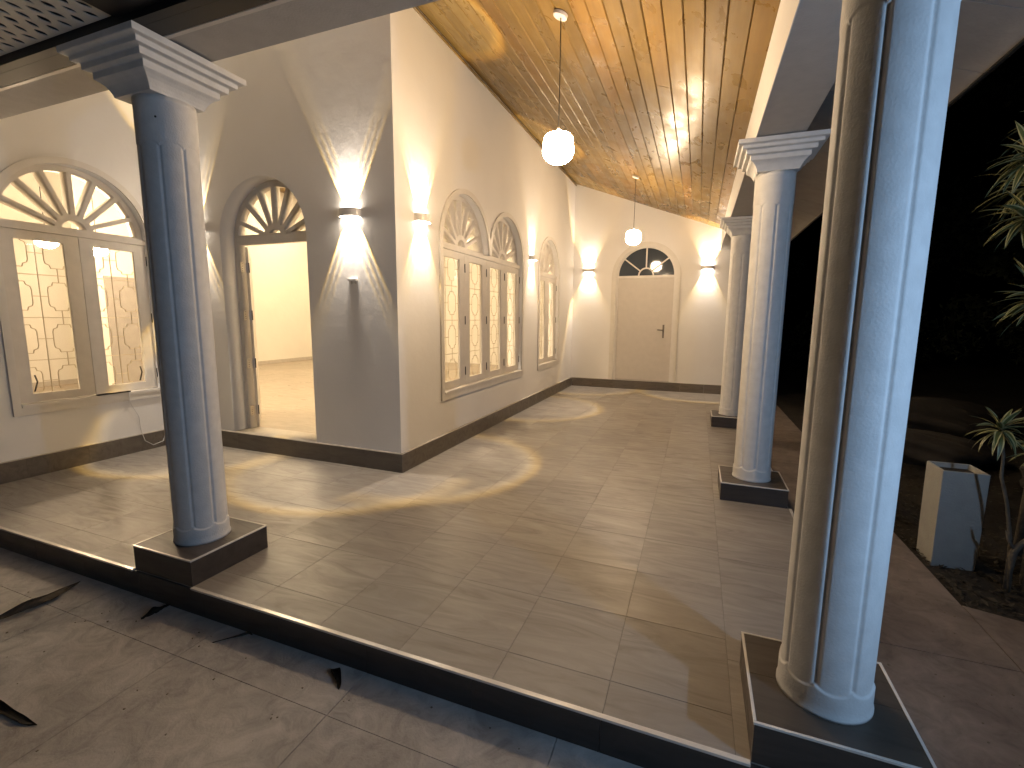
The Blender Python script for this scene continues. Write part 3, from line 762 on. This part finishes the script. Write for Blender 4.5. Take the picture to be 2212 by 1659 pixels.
# ------------------------------------------------------------------ small things on the walls
bx = empty('switch_box', FA.p(-3.365, 2.0, 0)); tag(bx, 'small white box on the wall below the lamp beside the doorway', 'switch box')
link('lid', boxmesh(-.055, -.034, -.012, .055, -.0006, .012, bev=.003), M_white, bx)
link('plug_pin', boxmesh(-.012, -.022, -.042, -.004, -.014, -.012), M_metal, bx)
link('plug_pin', boxmesh(.036, -.022, -.042, .044, -.014, -.012), M_metal, bx)
ol = empty('wall_socket', FD.p(3.80, .83, 0)); tag(ol, 'white wall socket under the left window, beside the left column', 'socket')
link('face_plate', boxmesh(.0006, -.04, -.04, .010, .04, .04, bev=.002), M_white, ol)
link('socket_hole', boxmesh(.0101, -.012, -.006, .0115, .012, .006), M_dark, ol)
cb = link('loose_cable', tube([FD.p(3.40, .745, .05), FD.p(3.42, .60, .02), FD.p(3.50, .42, .015), FD.p(3.50, .24, .03), FD.p(3.52, .12, .05), FD.p(3.60, .05, .06), FD.p(3.72, .07, .05), FD.p(3.79, .20, .04), FD.p(3.80, .5, .02), FD.p(3.80, .79, .006)], .004, 6), M_white, smooth=True)
tag(cb, 'thin pale cable hanging in a loop below the sill of the left window', 'cable')
ph = link('black_bar', sheet([rect(3.10, .7325, 3.42, .745)], .045, .055, FD), M_dark); tag(ph, 'thin black bar lying on the sill of the left window', 'bar')

# ------------------------------------------------------------------ flood lamp on a post, right of the view
gp_ = empty('flood_lamp', (FL.x+.08, FL.y-.08, ZG)); tag(gp_, 'cool white flood lamp on a short post beside the walkway', 'lamp')
link('post', tube([(0, 0, 0), (0, 0, FL.z-ZG-.03)], .03, 12), M_steel, gp_)
hd = empty('lamp_head', (0, 0, FL.z-ZG)); hd.parent = gp_
q = (Vector((.4, 2.3, 1.9))-FL).to_track_quat('X', 'Z').to_euler(); hd.rotation_euler = q
link('housing', boxmesh(-.05, -.09, -.06, .02, .09, .06, bev=.01), M_steel, hd)
link('lens', boxmesh(.0205, -.07, -.045, .024, .07, .045), M_floodlens, hd)

# ------------------------------------------------------------------ planter
pl = empty('planter', (1.86, 4.36, ZG-.04)); tag(pl, 'tall square white planter box standing in the dark garden bed', 'planter')
bm = bmesh.new(); hgt = .75
def pring(w, z): return [bm.verts.new((sx*w, sy*w, z)) for sx, sy in ((-1, -1), (1, -1), (1, 1), (-1, 1))]
rg = [pring(.128, 0), pring(.131, .3), pring(.134, hgt), pring(.118, hgt), pring(.112, hgt-.10)]
for A, B in zip(rg, rg[1:]):
    for i in range(4): bm.faces.new((A[i], A[(i+1) % 4], B[(i+1) % 4], B[i]))
bm.faces.new(rg[0][::-1])
bmesh.ops.bevel(bm, geom=[e for e in bm.edges if abs(e.verts[0].co.z-e.verts[1].co.z) > .2 or (e.verts[0].co.z > hgt-.01 and e.verts[1].co.z > hgt-.01)], offset=.004, segments=1, affect='EDGES')
link('box', fin(bm), M_planter, pl)
link('soil', boxmesh(-.11, -.11, hgt-.08, .11, .11, hgt-.035), M_soil, pl)

# ------------------------------------------------------------------ striped dragon-tree plants
def leaf_mesh(L, w, droop, seed):
    rr = random.Random(seed); bm = bmesh.new(); n = 8; rows = []
    tw = rr.uniform(-.5, .5)
    for i in range(n+1):
        t = i/n; ww = w*(math.sin(PI*min(1, .12+t*.88)**.8)*.9+.06)*(1 if t < .97 else .2)
        ang = droop*t*t; x = L*(t-.25*droop*t**3*.4); z = -L*droop*.45*t*t
        c = Vector((x, 0, z)); a = tw*t
        row = []
        for s, lift in ((-1, .22), (-.55, .10), (0, 0), (.55, .10), (1, .22)):
            row.append(bm.verts.new(c+Vector((0, s*ww*math.cos(a), ww*lift+s*ww*math.sin(a)))))
        rows.append(row)
    for A, B in zip(rows, rows[1:]):
        for k in range(4):
            f = bm.faces.new((A[k], B[k], B[k+1], A[k+1])); f.material_index = 1 if k in (0, 3) else 0; f.smooth = True
    me = fin(bm, 'leaf'); me.materials.append(M_leafg); me.materials.append(M_leafc); return me
LM = [leaf_mesh(rnd.uniform(.20, .30), rnd.uniform(.022, .030), d, k) for k, d in enumerate((.2, .45, .7, .9, 1.15, 1.4, .6, 1.0))]
def rosette(parent, c, n, scale, rr, low=False):
    for i in range(n):
        az = i*2.39996+rr.uniform(-.2, .2); t = (i+.5)/n
        el = R(70-105*t)+rr.uniform(-.15, .15)
        o = link('leaf', LM[min(7, int(t*7)+rr.randint(0, 1))], None, parent)
        o.location = Vector(c)-parent.location+Vector((0, 0, -.05*t*scale))
        o.rotation_euler = (rr.uniform(-.3, .3), -el, az); s = scale*rr.uniform(.8, 1.1); o.scale = (s, s, s)
def plant(base, stems, label, seed, ns=.011):
    rr = random.Random(seed); r = empty('dragon_tree', base); tag(r, label, 'plant', 'striped dragon trees in the garden bed')
    b = Vector(base)
    for pts, rad, n, sc in stems:
        P_ = [Vector(p)-b for p in pts]
        link('stem', tube(P_, [rad*(1-.45*i/len(P_)) for i in range(len(P_))], 8), M_stem, r, smooth=True)
        if n: rosette(r, pts[-1], n, sc, rr)
    return r
plant((2.05, 4.0, -.2), [([(2.05, 4.0, -.22), (2.04, 4.0, .15), (1.99, 4.0, .42), (1.94, 4.0, .60), (1.935, 4.0, .74), (1.90, 4.0, .93)], .012, 34, .78)],
      'small striped plant with a drooping rosette on a thin stem, just above the planter', 3)
plant((2.22, 4.1, -.2), [([(2.20, 4.1, -.22), (2.19, 4.1, .3), (2.17, 4.1, .62), (2.16, 4.1, 1.1), (2.12, 4.1, 1.55), (2.05, 4.1, 1.78)], .030, 46, 1.05),
                         ([(2.17, 4.1, .25), (2.14, 4.1, .45), (2.12, 4.1, .62)], .009, 0, 1),
                         ([(2.20, 4.12, .35), (2.26, 4.14, .6), (2.22, 4.14, .78)], .012, 28, .8)],
      'tall striped plant at the right edge, its leaf cluster hanging at head height', 5)
plant((2.45, 4.7, -.2), [([(2.45, 4.7, -.22), (2.46, 4.7, .6), (2.42, 4.7, 1.4), (2.34, 4.7, 2.1), (2.22, 4.7, 2.62)], .035, 54, 1.2),
                         ([(2.40, 4.7, 1.7), (2.32, 4.68, 2.4), (2.30, 4.66, 3.05)], .02, 36, 1.2),
                         ([(2.42, 4.7, 1.5), (2.20, 4.5, 2.0), (2.02, 4.32, 2.34)], .016, 44, 1.0),
                         ([(2.34, 4.69, 2.1), (2.12, 4.45, 2.5), (2.0, 4.32, 2.72)], .014, 40, .95)],
      'tallest striped plant, its leaves near the eave at the top right', 9)
# gnarled trunk with a broken side branch
tk = empty('tree_stump', (2.25, 3.98, -.2)); tag(tk, 'dark gnarled trunk with a broken side branch at the right edge', 'trunk')
tb = Vector(tk.location)
link('trunk', tube([Vector(p)-tb for p in ((2.22, 3.98, -.24), (2.23, 3.98, .05), (2.27, 3.98, .3), (2.33, 4.0, .5), (2.38, 4.02, .9))], [.10, .085, .075, .07, .05], 12), M_stem, tk, smooth=True)
link('branch', tube([Vector(p)-tb for p in ((2.24, 3.96, .22), (2.12, 3.93, .25), (2.05, 3.92, .18), (2.02, 3.92, .12), (2.02, 3.92, -.02), (2.03, 3.92, -.16))], [.022, .02, .018, .022, .013, .009], 8), M_stem, tk, smooth=True)
link('branch', tube([Vector(p)-tb for p in ((2.03, 3.92, .13), (1.985, 3.92, .2), (1.97, 3.92, .26))], [.012, .009, .006], 8), M_stem, tk, smooth=True)

# ------------------------------------------------------------------ garden: litter, rocks, background trees
bm = bmesh.new(); rr = random.Random(11)
for i in range(2600):
    x = 1.70+rr.random()**1.6*3.0; y = 3.55+rr.random()**1.3*5.0
    if x < 1.98 and y < 3.62: continue
    c = Vector((x, y, gz(x, y)+rr.uniform(.005, .03))); a = rr.uniform(0, 2*PI); L = rr.uniform(.012, .035); w = L*rr.uniform(.3, .6); t = rr.uniform(-.5, .5)
    d = Vector((math.cos(a), math.sin(a), t)); s = Vector((-math.sin(a), math.cos(a), rr.uniform(-.4, .4)))
    v = [bm.verts.new(c+d*L), bm.verts.new(c+s*w), bm.verts.new(c-d*L), bm.verts.new(c-s*w+Vector((0, 0, .004)))]; bm.faces.new(v)
tag(link('leaf_litter', fin(bm), M_dleaf), 'dry leaf litter scattered on the dark soil of the bed', 'leaf litter', kind='stuff')
def rock(c, s, seed, label):
    rr = random.Random(seed); bm = bmesh.new(); bmesh.ops.create_icosphere(bm, subdivisions=4, radius=1)
    ph = [rr.uniform(0, 6) for _ in range(6)]
    for v in bm.verts:
        p = v.co.copy(); k = 1+.16*math.sin(3*p.x+ph[0])*math.sin(3*p.y+ph[1])+.09*math.sin(7*p.z+ph[2]+4*p.x)+.04*math.sin(13*p.y+ph[3]+9*p.x)
        v.co = Vector((p.x*s[0]*k, p.y*s[1]*k, p.z*s[2]*k))
    o = link('garden_rock', fin(bm), M_rock, smooth=True); o.location = c; tag(o, label, 'rock')
rock((2.95, 7.6, -.05), (.6, .5, .24), 1, 'broad dark boulder behind the planter, beside the nearest column')
rock((3.6, 9.6, .0), (1.1, .8, .34), 2, 'large dim boulder behind the first one')
rock((3.5, 6.2, .05), (.28, .25, .2), 3, 'small dark stone among the plants right of the boulders')
def leafball(bm, c, rad, n, rr, L=.12):
    for i in range(n):
        u = Vector((rr.gauss(0, 1), rr.gauss(0, 1), rr.gauss(0, 1))).normalized()*rad*rr.uniform(.55, 1)
        p = Vector(c)+Vector((u.x, u.y, u.z*.8)); d = Vector((rr.gauss(0, 1), rr.gauss(0, 1), rr.gauss(-.4, .7))).normalized(); s = d.cross(Vector((rr.random(), rr.random(), rr.random()))).normalized()
        l_ = L*rr.uniform(.6, 1.3)
        bm.faces.new([bm.verts.new(p+d*l_), bm.verts.new(p+s*l_*.35), bm.verts.new(p-d*l_), bm.verts.new(p-s*l_*.35)])
def tree(x, y, h, cr, seed, label):
    rr = random.Random(seed); r = empty('garden_tree', (x, y, -.1)); tag(r, label, 'tree', 'dark trees behind the garden')
    lean = rr.uniform(-.4, .4)
    link('trunk', tube([(lean*t*t, .1*math.sin(3*t), -.1+h*.8*t) for t in (0, .2, .4, .6, .8, 1)], [.13, .11, .10, .085, .07, .05], 10), M_stem, r, smooth=True)
    bm = bmesh.new()
    for k in range(16):
        leafball(bm, (lean+rr.gauss(0, cr*.55), rr.gauss(0, cr*.55), h*rr.uniform(.38, 1.05)), cr*.45, 260, rr, .14)
    link('crown', fin(bm), M_bush, r)
for i, (x, y, h, t) in enumerate(((6.2, 19.5, 8.5, 'nearest dark tree, seen between the two nearer columns'), (10.8, 18.0, 9.5, 'tall dark tree behind the boulders'), (15.5, 19.5, 10, 'far dark tree beyond the boulders to the right'), (10.0, 25.5, 10, 'dark tree at the back of the garden'), (14.8, 12.2, 8.5, 'dark tree behind the striped plants'))):
    tree(x, y, h, 1.7, 20+i, t)
def hedge(x0, y0, x1, y1, seed, h=2.6, n=60):
    rr = random.Random(seed); bm = bmesh.new()
    for k in range(n):
        t = rr.random(); leafball(bm, (x0+(x1-x0)*t+rr.gauss(0, .3), y0+(y1-y0)*t+rr.gauss(0, .3), rr.uniform(0, h)), .6, 170, rr, .10)
    return fin(bm)
o = link('undergrowth', hedge(3.6, 21.5, 21, 12.5, 5, 4.0, 110), M_bush); tag(o, 'dark undergrowth closing the garden behind the rocks', 'shrubs', kind='stuff')

# ------------------------------------------------------------------ things lying on the driveway
def dry_leaf(name, L, w, curl, loc, rz, mat, label, cat='leaf', seed=0, th=.003, tilt=0):
    rr = random.Random(seed); bm = bmesh.new(); n = 14; rows = []
    for i in range(n+1):
        t = i/n; ww = w*max(.04, math.sin(PI*t)**.7)*(1+.25*math.sin(9*t+seed)); x = L*(t-.5); y = .05*L*math.sin(5*t+seed)
        row = []
        for s in (-1, -.5, 0, .5, 1):
            z = .004+abs(s)**1.6*curl*math.sin(PI*min(1, t+.1))*(1+.4*math.sin(13*t+3*s))+.004*math.sin(17*t+5*s)
            row.append(bm.verts.new((x, y+s*ww*(1-.2*abs(s)), max(.003, z))))
        rows.append(row)
    for A, B in zip(rows, rows[1:]):
        for k in range(4): bm.faces.new((A[k], B[k], B[k+1], A[k+1]))
    ext = bmesh.ops.solidify(bm, geom=bm.faces[:], thickness=th)
    me = fin(bm, name); o = link(name, me, mat, smooth=True); o.location = loc; o.rotation_euler.z = rz
    tag(o, label, cat); return o
dry_leaf('palm_husk', .50, .050, .030, (-3.73, 1.44, ZG), R(97), M_husk, 'long curled dry palm husk lying on the driveway at the left edge', 'husk', 2)
dry_leaf('dry_leaf', .17, .022, .028, (-2.955, 1.665, ZG), R(85), M_dleaf, 'small dark curled leaf on the driveway below the left column', 'leaf', 3)
dry_leaf('dry_leaf', .155, .022, .03, (-1.57, 1.645, ZG), R(-35), M_dleaf, 'dark folded leaf on the driveway beside the middle of the step', 'leaf', 5)
dry_leaf('seed_pod', .50, .026, .026, (-2.84, .91, ZG), R(14), M_dleaf, 'black seed pod on the driveway at the lower left edge', 'seed pod', 6, .008)
tw = link('twig', tube([(-2.385, 1.60, ZG+.004), (-2.36, 1.625, ZG+.006), (-2.33, 1.655, ZG+.008), (-2.29, 1.70, ZG+.008), (-2.27, 1.735, ZG+.006), (-2.235, 1.725, ZG+.006)], [.0022, .002, .003, .006, .009, .002], 6), M_dleaf); tag(tw, 'thin bent twig on the driveway between the leaf and the left column', 'twig')
dry_leaf('dry_leaf', .10, .010, .012, (.88+.12, 1.98, ZG), R(60), M_dleaf, 'narrow dark leaf on the walkway beside the nearest plinth', 'leaf', 8)
dry_leaf('dry_leaf', .12, .012, .012, (1.62, 2.55, ZG), R(-50), M_dleaf, 'dark curled leaf on the concrete near the right edge', 'leaf', 9)
dry_leaf('dry_leaf', .07, .012, .010, (.93, 2.26, ZG), R(100), M_dleaf, 'tiny dark leaf fallen behind the nearest plinth', 'leaf', 10)
# crumbs of grit on the driveway
bm = bmesh.new(); rr = random.Random(4)
for i in range(260):
    x, y = rr.uniform(-4.2, 1.6), rr.uniform(.4, 1.73)
    if i % 3 == 0: x, y = rr.uniform(.86, 1.6), rr.uniform(1.2, 4.5)
    s = rr.uniform(.0015, .0045); addbox(bm, -s, -s*.7, 0, s, s*.7, s*.8, Matrix.Translation((x, y, ZG))@Matrix.Rotation(rr.uniform(0, 3), 4, 'Z'))
tag(link('grit', fin(bm), M_husk), 'crumbs of grit scattered over the driveway', 'grit', kind='stuff')
